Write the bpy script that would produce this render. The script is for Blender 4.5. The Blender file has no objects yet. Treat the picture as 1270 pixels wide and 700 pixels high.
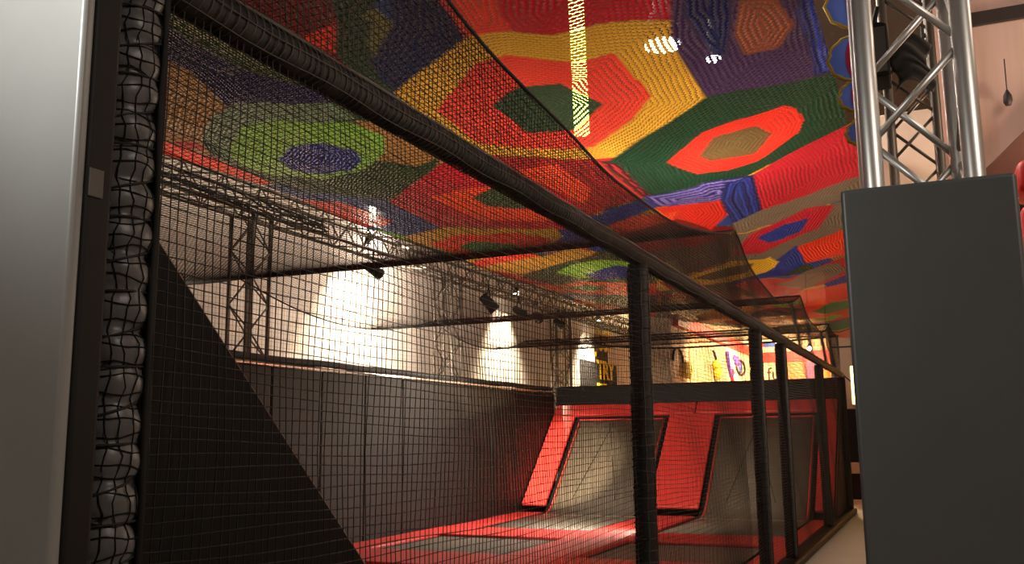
import bpy, bmesh, math, random
import numpy as np
from mathutils import Vector, Matrix
random.seed(7)
PI = math.pi
sc = bpy.context.scene
COL = sc.collection

# ------------------------------------------------------------------ helpers
def lin(c):
    r = []
    for v in c:
        v = v / 255.0
        r.append(v / 12.92 if v <= 0.04045 else ((v + 0.055) / 1.055) ** 2.4)
    return tuple(r)

def tag(o, label=None, cat=None, group=None, kind=None):
    if label: o['label'] = label
    if cat: o['category'] = cat
    if group: o['group'] = group
    if kind: o['kind'] = kind
    return o

def empty(name, loc=(0, 0, 0), rz=0.0):
    o = bpy.data.objects.new(name, None)
    COL.objects.link(o)
    o.location = loc
    o.rotation_euler = (0, 0, rz)
    return o

def thing(name, label, cat, loc=(0, 0, 0), rz=0.0, group=None):
    return tag(empty(name, loc, rz), label, cat, group)

def copy_tree(o, parent=None):
    c = o.copy()
    COL.objects.link(c)
    c.parent = parent
    for ch in list(o.children):
        copy_tree(ch, c)
    return c

class MB:
    def __init__(self):
        self.v = []; self.f = []; self.s = []
    def add(self, vs, fs, smooth=False):
        b = len(self.v)
        self.v += [tuple(p) for p in vs]
        for f in fs:
            self.f.append(tuple(i + b for i in f)); self.s.append(smooth)
        return self
    def box(self, x0, x1, y0, y1, z0, z1):
        vs = [(x, y, z) for z in (z0, z1) for y in (y0, y1) for x in (x0, x1)]
        return self.add(vs, [(0, 2, 3, 1), (4, 5, 7, 6), (0, 1, 5, 4), (2, 6, 7, 3), (0, 4, 6, 2), (1, 3, 7, 5)])
    def prism(self, poly, d):
        """poly: list of 3D points (planar), d: extrusion vector"""
        n = len(poly)
        d = Vector(d)
        vs = [Vector(p) for p in poly] + [Vector(p) + d for p in poly]
        fs = [tuple(range(n - 1, -1, -1)), tuple(range(n, 2 * n))]
        for i in range(n):
            j = (i + 1) % n
            fs.append((i, j, n + j, n + i))
        return self.add(vs, fs)
    def tube(self, pts, r, n=8, cap=True, smooth=True, closed=False):
        pts = [Vector(p) for p in pts]
        m = len(pts)
        rs = r if isinstance(r, (list, tuple)) else [r] * m
        vs = []
        up = None
        for i, p in enumerate(pts):
            if closed:
                t = pts[(i + 1) % m] - pts[i - 1]
            else:
                t = pts[min(i + 1, m - 1)] - pts[max(i - 1, 0)]
            if t.length < 1e-9: t = Vector((0, 0, 1))
            t.normalize()
            if up is None:
                up = Vector((0, 0, 1)) if abs(t.z) < 0.9 else Vector((1, 0, 0))
            a = t.cross(up)
            if a.length < 1e-6:
                a = t.cross(Vector((0, 1, 0)))
            a.normalize()
            b = a.cross(t); up = b
            for k in range(n):
                w = 2 * PI * k / n
                vs.append(p + (a * math.cos(w) + b * math.sin(w)) * rs[i])
        fs = []
        for i in range(m if closed else m - 1):
            i2 = (i + 1) % m
            for k in range(n):
                k2 = (k + 1) % n
                fs.append((i * n + k, i2 * n + k, i2 * n + k2, i * n + k2))
        if cap and not closed:
            fs.append(tuple(range(n)))
            fs.append(tuple((m - 1) * n + k for k in range(n - 1, -1, -1)))
        return self.add(vs, fs, smooth)
    def grid(self, fn, nu, nv, smooth=True):
        vs = [fn(i / nu, j / nv) for j in range(nv + 1) for i in range(nu + 1)]
        w = nu + 1
        fs = [(j * w + i, j * w + i + 1, (j + 1) * w + i + 1, (j + 1) * w + i) for j in range(nv) for i in range(nu)]
        return self.add(vs, fs, smooth)
    def build(self, name, mat, parent=None, bevel=0.0, seg=2, solid=0.0, pillow=False):
        me = bpy.data.meshes.new(name)
        me.from_pydata(self.v, [], self.f)
        me.polygons.foreach_set('use_smooth', self.s)
        me.materials.append(mat)
        bm = bmesh.new(); bm.from_mesh(me)
        bmesh.ops.recalc_face_normals(bm, faces=bm.faces)
        if bevel:
            es = [e for e in bm.edges if len(e.link_faces) == 2 and e.calc_face_angle(0) > 0.6]
            bmesh.ops.bevel(bm, geom=es, offset=bevel, segments=seg, affect='EDGES', profile=0.5)
            amax = max(f.calc_area() for f in bm.faces)
            for f in bm.faces: f.smooth = pillow or f.calc_area() < 0.02 * amax or f.calc_area() < 6 * bevel * bevel
        bm.to_mesh(me); bm.free()
        o = bpy.data.objects.new(name, me)
        COL.objects.link(o)
        if solid:
            m = o.modifiers.new('thickness', 'SOLIDIFY'); m.thickness = solid; m.offset = 0
        if parent: o.parent = parent
        return o

def struct(name, mb, mat):
    return tag(mb.build(name, mat), kind='structure')

# ------------------------------------------------------------------ materials
def nodes(name):
    m = bpy.data.materials.new(name); m.use_nodes = True
    nt = m.node_tree
    return m, nt, nt.nodes['Principled BSDF'], nt.nodes, nt.links

def mat(name, rgb, rough=0.5, metal=0.0, vary=0.15, scale=8.0, bump=0.0, bscale=60.0, stretch=None, spec=0.5, coat=0.0):
    m, nt, p, N, L = nodes(name)
    c = lin(rgb)
    p.inputs['Roughness'].default_value = rough
    p.inputs['Metallic'].default_value = metal
    p.inputs['Specular IOR Level'].default_value = spec
    p.inputs['Coat Weight'].default_value = coat
    tc = N.new('ShaderNodeTexCoord'); mp = N.new('ShaderNodeMapping')
    L.new(tc.outputs['Object'], mp.inputs['Vector'])
    if stretch: mp.inputs['Scale'].default_value = stretch
    nz = N.new('ShaderNodeTexNoise'); nz.inputs['Scale'].default_value = scale; nz.inputs['Detail'].default_value = 5
    L.new(mp.outputs['Vector'], nz.inputs['Vector'])
    mx = N.new('ShaderNodeMix'); mx.data_type = 'RGBA'
    mx.inputs[6].default_value = tuple(v * (1 - vary) for v in c) + (1,)
    mx.inputs[7].default_value = tuple(min(1, v * (1 + vary)) for v in c) + (1,)
    L.new(nz.outputs['Fac'], mx.inputs[0])
    L.new(mx.outputs[2], p.inputs['Base Color'])
    if bump:
        n2 = N.new('ShaderNodeTexNoise'); n2.inputs['Scale'].default_value = bscale; n2.inputs['Detail'].default_value = 3
        L.new(mp.outputs['Vector'], n2.inputs['Vector'])
        b = N.new('ShaderNodeBump'); b.inputs['Strength'].default_value = bump; b.inputs['Distance'].default_value = 0.01
        L.new(n2.outputs['Fac'], b.inputs['Height']); L.new(b.outputs['Normal'], p.inputs['Normal'])
    return m

def emit(name, rgb, strength):
    m, nt, p, N, L = nodes(name)
    p.inputs['Base Color'].default_value = lin(rgb) + (1,)
    p.inputs['Emission Color'].default_value = lin(rgb) + (1,)
    p.inputs['Emission Strength'].default_value = strength
    return m

M = {}
M['vinyl_black'] = mat('black_vinyl', (14, 12, 12), 0.6, bump=0.2, bscale=6, vary=0.1, spec=0.25)
M['vinyl_wall'] = mat('charcoal_vinyl', (29, 26, 25), 0.6, bump=0.2, bscale=5, vary=0.1, spec=0.3)
M['vinyl_grey'] = mat('grey_vinyl', (84, 88, 88), 0.40, bump=0.12, bscale=4, vary=0.06)
M['vinyl_silver'] = mat('pale_grey_vinyl', (140, 142, 140), 0.36, bump=0.12, bscale=5, vary=0.06)
M['vinyl_red'] = mat('red_vinyl', (208, 62, 58), 0.42, bump=0.25, bscale=7, vary=0.08)
M['red_dull'] = mat('dull_red_piping', (112, 60, 52), 0.6)
M['piping'] = mat('red_piping', (215, 66, 58), 0.5)
M['foam'] = mat('black_foam_sleeve', (92, 92, 92), 0.38, bump=0.5, bscale=14, vary=0.15)
M['foam_dark'] = mat('dark_foam_sleeve', (13, 12, 11), 0.65, bump=0.4, bscale=20)
M['net'] = mat('black_nylon_net', (9, 8, 8), 0.6, vary=0.2, spec=0.2)
M['net_fence'] = mat('dark_nylon_fence_net', (34, 31, 29), 0.5, vary=0.2, spec=0.4)
M['net_light'] = mat('lit_nylon_net', (78, 70, 64), 0.5, vary=0.2, spec=0.4)  # paler copy of the black net; light on the strands put into its colour
M['rope'] = mat('black_rope', (18, 17, 16), 0.7)
M['bed'] = mat('black_trampoline_mesh', (104, 98, 88), 0.5, bump=0.3, bscale=400, vary=0.1)
M['spring'] = mat('black_spring_gap', (10, 9, 9), 0.6)
M['pale_thread'] = mat('pale_seam_thread', (190, 175, 150), 0.7)
M['alu'] = mat('brushed_aluminium', (214, 213, 210), 0.40, metal=0.85, vary=0.06, scale=30, stretch=(12, 12, 1))
M['alu_dull'] = mat('dull_aluminium', (122, 114, 104), 0.45, metal=0.7, vary=0.1)
M['steel_cap'] = mat('bright_metal_cap', (225, 220, 210), 0.25, metal=0.9)
M['plaster'] = mat('warm_white_plaster', (220, 210, 198), 0.85, bump=0.1, bscale=20, vary=0.08, scale=1.2)
M['beige'] = mat('beige_plaster', (196, 172, 150), 0.8, vary=0.1, scale=2)
M['pink_wood'] = mat('pale_pink_wood_panel', (216, 184, 168), 0.5, vary=0.12, scale=3, stretch=(6, 6, 0.6))
M['pink_trim'] = mat('pink_painted_post', (218, 172, 152), 0.5, vary=0.08)
M['brown'] = mat('brown_painted_timber', (112, 70, 54), 0.6, vary=0.15)
M['dark_trim'] = mat('dark_brown_trim', (48, 38, 34), 0.6)
M['concrete'] = mat('pale_grey_floor', (186, 180, 170), 0.6, bump=0.1, bscale=10, vary=0.1, scale=2)
M['deck'] = mat('dark_court_deck', (18, 16, 15), 0.8)
M['ceiling'] = mat('dark_ceiling', (86, 80, 76), 0.9)
M['ceil_red'] = mat('dark_maroon_ceiling', (120, 52, 46), 0.8)
M['black'] = mat('matt_black', (11, 11, 11), 0.7, spec=0.25)
M['matte_core'] = mat('black_pad_core', (14, 14, 14), 0.6, spec=0.3)
M['sign_black'] = mat('black_sign_paint', (28, 27, 27), 0.7)
M['yellow'] = mat('yellow_sign_paint', (250, 205, 20), 0.5)
M['glass_dark'] = mat('lamp_lens', (30, 30, 34), 0.1)
M['red_paint'] = mat('red_paint', (200, 30, 24), 0.5)
M['orange_paint'] = mat('orange_paint', (230, 120, 30), 0.6)
M['purple_paint'] = mat('purple_paint', (128, 70, 110), 0.6)
M['violet_ink'] = mat('violet_spray_paint', (100, 60, 160), 0.6)
M['blue_ink'] = mat('blue_spray_paint', (60, 80, 170), 0.6)
M['black_ink'] = mat('black_spray_paint', (40, 30, 40), 0.6)
M['yellow_ink'] = mat('yellow_spray_paint', (240, 214, 70), 0.6)
M['duct'] = mat('galvanised_duct', (176, 140, 120), 0.35, metal=0.6)
M['crimson_cloth'] = mat('crimson_cloth', (170, 26, 52), 0.8)
M['blue_cloth'] = mat('blue_cloth', (92, 124, 220), 0.8)
M['yellow_fringe'] = mat('mustard_yarn_fringe', (176, 148, 40), 0.9, bump=0.6, bscale=120)
M['cloth_grey'] = mat('grey_speaker_cloth', (70, 66, 62), 0.8)
M['tape'] = mat('clear_grey_tape', (84, 82, 80), 0.3)
M['lamp_warm'] = emit('warm_lamp_lens', (255, 236, 205), 60)
M['lamp_white'] = emit('white_lamp_lens', (255, 250, 245), 220)
M['lamp_green'] = emit('lime_lamp_tube', (226, 255, 120), 8)
M['lamp_yellow'] = emit('yellow_lit_panel', (255, 226, 130), 9)
M['cable'] = mat('black_cable', (20, 18, 18), 0.6)

def brick_mat(name, a, b, mortar, scale=1.0):
    m, nt, p, N, L = nodes(name)
    tc = N.new('ShaderNodeTexCoord'); sx = N.new('ShaderNodeSeparateXYZ'); cb = N.new('ShaderNodeCombineXYZ')
    L.new(tc.outputs['Object'], sx.inputs[0])
    ad = N.new('ShaderNodeMath'); ad.operation = 'ADD'
    L.new(sx.outputs['X'], ad.inputs[0]); L.new(sx.outputs['Y'], ad.inputs[1])
    L.new(ad.outputs[0], cb.inputs['X']); L.new(sx.outputs['Z'], cb.inputs['Y'])
    t = N.new('ShaderNodeTexBrick')
    t.inputs['Color1'].default_value = lin(a) + (1,); t.inputs['Color2'].default_value = lin(b) + (1,)
    t.inputs['Mortar'].default_value = lin(mortar) + (1,)
    t.inputs['Scale'].default_value = scale
    t.inputs['Mortar Size'].default_value = 0.02
    L.new(cb.outputs[0], t.inputs['Vector']); L.new(t.outputs['Color'], p.inputs['Base Color'])
    p.inputs['Roughness'].default_value = 0.7
    return m
M['brick_white'] = brick_mat('painted_white_brick', (238, 216, 176), (226, 190, 150), (190, 140, 110), 2.4)
M['brick_red'] = brick_mat('red_brick', (214, 120, 84), (226, 150, 100), (240, 200, 160), 2.4)

def stripe_mat(name, a, b):
    m, nt, p, N, L = nodes(name)
    tc = N.new('ShaderNodeTexCoord')
    w = N.new('ShaderNodeTexWave'); w.wave_type = 'BANDS'; w.bands_direction = 'DIAGONAL'; w.inputs['Scale'].default_value = 3.0
    r = N.new('ShaderNodeValToRGB'); r.color_ramp.interpolation = 'CONSTANT'
    r.color_ramp.elements[0].color = lin(a) + (1,); r.color_ramp.elements[1].color = lin(b) + (1,); r.color_ramp.elements[1].position = 0.6
    L.new(tc.outputs['Object'], w.inputs['Vector']); L.new(w.outputs['Fac'], r.inputs[0]); L.new(r.outputs[0], p.inputs['Base Color'])
    return m
M['orange_stripe'] = stripe_mat('striped_orange_panel', (236, 120, 40), (206, 84, 30))

# ------------------------------------------------------------------ camera
f_px, pitch, yaw, roll = 1163.3694, 0.1634, 0.4212, -0.011
F = Vector((-math.sin(yaw) * math.cos(pitch), math.cos(yaw) * math.cos(pitch), math.sin(pitch)))
R0 = Vector((math.cos(yaw), math.sin(yaw), 0)); U0 = R0.cross(F)
R = R0 * math.cos(roll) + U0 * math.sin(roll)
U = -R0 * math.sin(roll) + U0 * math.cos(roll)
cam = bpy.data.cameras.new('camera'); cam.sensor_width = 36; cam.lens = f_px * 36 / 1270
cam.clip_start = 0.05; cam.clip_end = 200
co = bpy.data.objects.new('camera', cam); COL.objects.link(co)
mw = Matrix((R, U, -F)).transposed().to_4x4(); mw.translation = (0, 0, 1.5)
co.matrix_world = mw
sc.camera = co

# ------------------------------------------------------------------ key dimensions (metres)
XF = -1.64          # fence line
XL = -7.52          # face of the padded side wall
YB = 19.1           # far end of the court
YN = 1.515          # near end of the court
HANG = [2.2, 8.83, 13.57, 17.42, 19.4]
SAG = [0.42, 0.34, 0.30, 0.1]

def hang_z(Y):
    """height of the overhead safety net along the court"""
    Y = max(HANG[0], min(HANG[-1], Y))
    for i in range(len(HANG) - 1):
        if Y <= HANG[i + 1]:
            t = (Y - HANG[i]) / (HANG[i + 1] - HANG[i])
            return 3.41 - SAG[i] * 4 * t * (1 - t)
    return 3.41

def zc(X, Y):
    """height of the crochet canopy"""
    a = max(0.0, -1.64 - X) / 5.56; b = max(0.0, X + 1.64)
    return 3.52 + 1.0 * a ** 1.2 + 0.22 * b - 0.07 * math.sin(PI * (Y - 8.83) / 4.4) ** 2

# ------------------------------------------------------------------ the setting
struct('floor', MB().box(-12, 6, -6, 42, -0.1, 0), M['concrete'])
struct('wall_left', MB().box(-9.3, -9.0, -6, 36, 0, 7.2), M['plaster'])
struct('wall_right', MB().box(6, 6.2, -6, 42, 0, 7.2), M['beige'])
struct('wall_back', MB().box(-9.3, 6.2, 35, 35.3, 0, 7.2), M['brick_white'])
struct('wall_front', MB().box(-9.3, 6.2, -6.2, -6, 0, 7.2), M['beige'])
struct('ceiling', MB().box(-12, 6.2, -6.2, 42, 7.2, 7.4), M['ceiling'])
struct('wall_graffiti', MB().box(-6.25, -6.0, 23.3, 35, 0, 4.55), M['brick_white'])
struct('wall_corner', MB().box(-6.9, -6.0, 23.0, 23.3, 0, 5.2), M['beige'])

# ------------------------------------------------------------------ padded side wall
ordinal = ['first', 'second', 'third', 'fourth', 'fifth', 'sixth', 'seventh', 'eighth', 'ninth', 'tenth', 'eleventh', 'twelfth', 'thirteenth', 'fourteenth', 'fifteenth', 'sixteenth']
edges = [YB - 0.12, 17.91]
while edges[-1] > 6.5: edges.append(edges[-1] - 1.058)
for i in range(len(edges) - 1):
    y1, y0 = edges[i], edges[i + 1]
    mb = MB().box(XL - 0.10, XL, y0 + 0.004, y1 - 0.004, 0.0, 2.40)
    o = mb.build('wall_pad', M['vinyl_wall'], None, bevel=0.025, seg=3)
    tag(o, 'tall charcoal vinyl wall pad, %s along the left court wall from the far corner' % ordinal[i], 'wall pad', 'charcoal pads along the left court wall')
y_near = edges[-1]
t = thing('padded_wall_rail', 'long black foam rail capping the charcoal pads on the left court wall', 'padded rail', (XL - 0.05, 12.5, 2.40))
MB().tube([(0, y - 12.5, 0.095 + 0.006 * math.sin(y * 3.1)) for y in np.arange(y_near, YB + 0.01, 0.3)], 0.048, 10).build('foam_sleeve', M['foam_dark'], t)
MB().box(-0.06, 0.07, y_near - 12.5, YB - 12.5, 0.005, 0.04).build('metal_cap', M['steel_cap'], t, bevel=0.008)

# ------------------------------------------------------------------ far wall of the court
t = thing('header_board', 'long black padded board across the top of the far court wall', 'header board', (-4.6, YB + 0.1, 0))
MB().box(-2.97, 2.96, -0.06, 0.12, 2.13, 2.56).build('board', M['vinyl_black'], t, bevel=0.03, seg=3)
MB().box(-2.95, 2.95, -0.03, 0.08, 0.0, 2.13).build('backing_frame', M['black'], t)

SL = 0.700; CL = 0.714          # slope 45 degrees
def wall_trampoline(name, label, x0, x1, ybase, sgn, ytop_s=2.62, floor_len=2.95):
    """sloped trampoline: floor part, curved foot and inclined bed. sgn +1 rises towards +Y"""
    t = thing(name, label, 'wall trampoline', ((x0 + x1) / 2, ybase, 0.0))
    hw = (x1 - x0) / 2
    r = 0.75
    prof = [(-floor_len, 0.05)]
    n = 10
    th = math.atan2(SL, CL)
    tl = r * math.tan(th / 2)
    for i in range(n + 1):
        a = th * i / n
        prof.append((-tl + r * math.sin(a), 0.05 + r * (1 - math.cos(a))))
    prof.append((ytop_s * CL, 0.05 + ytop_s * SL))
    # resample
    def strip(xa, xb, off, i0=0, i1=None, topcut=0.0):
        pts = prof[i0:i1]
        vs = []; fs = []
        for k, (d, z) in enumerate(pts):
            if k == len(pts) - 1 and i1 is None: d -= topcut * CL; z -= topcut * SL
            j = min(k + i0 + 1, len(prof) - 1); j0 = max(j - 1, 0)
            dx, dz = prof[j][0] - prof[j0][0], prof[j][1] - prof[j0][1]
            L = math.hypot(dx, dz); nx, nz = -dz / L, dx / L
            vs += [(xa, sgn * (d + nx * off), z + nz * off), (xb, sgn * (d + nx * off), z + nz * off)]
        for k in range(len(pts) - 1): fs.append((2 * k, 2 * k + 1, 2 * k + 3, 2 * k + 2))
        return vs, fs
    mb = MB()
    vs, fs = strip(-hw + 0.07, hw - 0.07, 0.0, topcut=0.07); mb.add(vs, fs, True)
    mb.build('jump_bed', M['bed'], t, solid=0.006)
    mb = MB()
    for xa, xb in ((-hw, -hw + 0.075), (hw - 0.075, hw)):
        vs, fs = strip(xa, xb, -0.012); mb.add(vs, fs, True)
    d, z = prof[-1]
    mb.prism([(-hw, sgn * (d - 0.08 * CL), z - 0.08 * SL), (hw, sgn * (d - 0.08 * CL), z - 0.08 * SL), (hw, sgn * d, z), (-hw, sgn * d, z)], (0, -sgn * -0.01, -0.01))
    mb.build('spring_cover', M['spring'], t, solid=0.008)
    mb = MB()
    for xa in (-hw + 0.10, hw - 0.10):
        mb.tube([(xa, sgn * (d - 0.01), z + 0.012) for d, z in prof[3:-1]] + [(xa, sgn * (prof[-1][0] - 0.10 * CL - 0.01), prof[-1][1] - 0.10 * SL + 0.012)], 0.016, 6)
    d, z = prof[-1][0] - 0.10 * CL, prof[-1][1] - 0.10 * SL
    mb.tube([(-hw + 0.10, sgn * (d - 0.01), z + 0.012), (hw - 0.10, sgn * (d - 0.01), z + 0.012)], 0.016, 6)
    mb.build('edge_piping', M['piping'], t)
    mb = MB()
    mb.box(-hw + 0.1, hw - 0.1, -0.007, 0.007, 0.048, 0.056)
    o = mb.build('seam_stitching', M['pale_thread'], t); o.location = (0, sgn * (-tl - 0.03), 0.0)
    if sgn > 0:
        mb = MB()
        for k in range(2):
            a0 = -hw * 0.32 + k * hw * 0.55
            pts = []
            for q in range(9):
                s = 0.35 + q * 0.26
                pts.append((a0 + (0.22 - 0.05 * q if k == 0 else -0.1 + 0.07 * q) * -1, s * CL - 0.006, 0.05 + s * SL + 0.006))
            mb.tube(pts, 0.006, 5)
        mb.build('seam_line', M['spring'], t)
    return t

def slope_pad(label, x0, x1, ybase, s0, s1, sgn=1, name='slope_pad', th=0.07):
    t = [(0, s0 * CL, 0.05 + s0 * SL), (0, s1 * CL, 0.05 + s1 * SL)]
    nx, nz = -SL * th, CL * th
    poly = [(-(x1 - x0) / 2, sgn * (t[0][1] + 0.0), t[0][2]), (-(x1 - x0) / 2, sgn * t[1][1], t[1][2]),
            (-(x1 - x0) / 2, sgn * (t[1][1] + nx), t[1][2] + nz), (-(x1 - x0) / 2, sgn * (t[0][1] + nx), t[0][2] + nz)]
    o = MB().prism(poly, (x1 - x0, 0, 0)).build(name, M['vinyl_red'], None, bevel=0.02, seg=3)
    o.location = ((x0 + x1) / 2, ybase, 0)
    return tag(o, label, 'slope pad', 'red pads framing the sloped trampolines')

YS = 17.0
wall_trampoline('wall_trampoline', 'left sloped wall trampoline with a warm lit bed, behind the middle netted post', -6.98, -4.98, YS, 1)
wall_trampoline('wall_trampoline', 'right sloped wall trampoline with a dark bed, behind the two thin far posts', -4.02, -2.06, YS, 1)
slope_pad('red sloped pad on the left edge of the left wall trampoline, brightly lit', -7.50, -7.0, YS, 0.16, 2.60)
slope_pad('wide red sloped pad between the two wall trampolines', -4.96, -4.04, YS, 0.16, 2.60)
slope_pad('narrow red sloped pad on the right edge of the right wall trampoline', -2.04, -1.74, YS, 0.16, 2.60)
slope_pad('long red pad along the top of the left wall trampoline under the black header board', -7.50, -4.46, YS, 2.62, 2.94)
slope_pad('long red pad along the top of the right wall trampoline under the black header board', -4.44, -1.74, YS, 2.62, 2.94)

def side_panel(label, y0, ysl, sgn, ztop, x):
    """black side of a sloped trampoline; y0 vertical back edge, ysl where the slope meets the floor"""
    t = thing('triangular_flank', label, 'side panel', (x, y0, 0))
    dy = ysl - y0
    ytop = -sgn * 0.12 if False else 0.0
    poly = [(0, 0, 0.02), (0, dy, 0.02), (0, dy, 0.10), (0, dy - (ztop - 0.10) * (1 if dy > 0 else -1) / 0.935, ztop), (0, 0, ztop)]
    MB().prism(poly, (0.05, 0, 0)).build('panel', M['black'], t, bevel=0.006)
    p0 = Vector(poly[2]); p1 = Vector(poly[3])
    off = Vector((0.028, 0, 0.008))
    MB().tube([p0 + off, p1 + off, Vector(poly[4]) + off], 0.009, 6).build('edge_piping', M['red_dull'], t)
    return t
side_panel('large black triangular side panel with dull red edge behind the near netting', YN + 0.06, 3.68, -1, 2.06, -1.73)
side_panel('small black side panel closing the far right wall trampoline', YB, 17.02, 1, 2.14, -1.735)
# ------------------------------------------------------------------ court floor
deck = MB().box(-7.5, -1.76, 1.7, 18.9, 0.0, 0.012).build('court_deck', M['deck'])
tag(deck, 'dark deck under the red pads and trampolines of the court', 'deck')

def floor_trampoline(label, x0, x1, y0, y1):
    t = thing('floor_trampoline', label, 'trampoline', ((x0 + x1) / 2, (y0 + y1) / 2, 0.012), 0, 'floor trampolines in the court')
    a, b = (x1 - x0) / 2, (y1 - y0) / 2
    MB().box(-a + 0.06, a - 0.06, -b + 0.06, b - 0.06, 0.024, 0.03).build('jump_bed', M['bed'], t)
    mb = MB()
    mb.box(-a - 0.01, a + 0.01, -b - 0.01, -b + 0.02, 0, 0.03); mb.box(-a - 0.01, a + 0.01, b - 0.02, b + 0.01, 0, 0.03)
    mb.box(-a - 0.01, -a + 0.02, -b, b, 0, 0.03); mb.box(a - 0.02, a + 0.01, -b, b, 0, 0.03)
    mb.build('frame', M['spring'], t)
floor_trampoline('dark floor trampoline in front of the left wall trampoline', -6.94, -5.0, 10.87, 12.76)
floor_trampoline('dark floor trampoline in front of the right wall trampoline', -4.03, -2.12, 10.87, 12.76)
floor_trampoline('dark floor trampoline on the left, nearer the camera', -6.94, -5.0, 7.77, 9.66)
floor_trampoline('dark floor trampoline on the right, nearer the camera', -4.03, -2.12, 7.77, 9.66)

def floor_pad(label, x0, x1, y0, y1):
    o = MB().box(x0 + 0.003, x1 - 0.003, y0 + 0.003, y1 - 0.003, 0.014, 0.075).build('floor_pad', M['vinyl_red'], None, bevel=0.018, seg=3)
    return tag(o, label, 'floor pad', 'red pads on the court floor')
floor_pad('red floor strip along the left wall beside the left wall trampoline', -7.50, -6.98, 13.85, 16.95)
floor_pad('red floor strip along the left wall beside the dark floor trampoline', -7.50, -6.97, 10.75, 13.84)
floor_pad('red floor strip along the left wall at the near end', -7.50, -6.97, 7.65, 10.74)
floor_pad('red floor pad crossing in front of the left wall trampoline', -6.97, -4.97, 12.79, 13.92)
floor_pad('red floor pad crossing in front of the right wall trampoline', -4.05, -2.09, 12.79, 13.92)
floor_pad('red floor pad crossing nearest the camera on the left', -6.97, -4.97, 9.70, 10.84)
floor_pad('red floor pad crossing nearest the camera on the right', -4.05, -2.09, 9.70, 10.84)
floor_pad('red floor pad running between the feet of the two wall trampolines', -4.97, -4.05, 13.9, 16.85)
floor_pad('red floor pad running between the two dark floor trampolines', -4.97, -4.05, 10.75, 13.89)
floor_pad('red floor pad in the middle of the court at the near end', -4.97, -4.05, 7.65, 10.74)
floor_pad('red floor strip along the fence beside the right wall trampoline', -2.05, -1.77, 13.9, 16.7)
floor_pad('red floor strip along the fence beside the right floor trampoline', -2.09, -1.77, 10.75, 13.89)
floor_pad('red floor strip along the fence at the near end', -2.09, -1.77, 7.65, 10.74)

# ------------------------------------------------------------------ fence: sill, posts, rail, net
o = MB().box(-1.755, -1.53, 1.65, YB + 0.15, 0.0, 0.10).build('fence_sill', M['vinyl_black'], None, bevel=0.03, seg=3)
tag(o, 'long black padded sill at the foot of the net fence', 'sill')

def bulge(z, z0, seg, base, amp):
    u = ((z - z0) / seg) % 1.0
    return base + amp * (abs(math.sin(PI * u)) ** 0.55)

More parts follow.
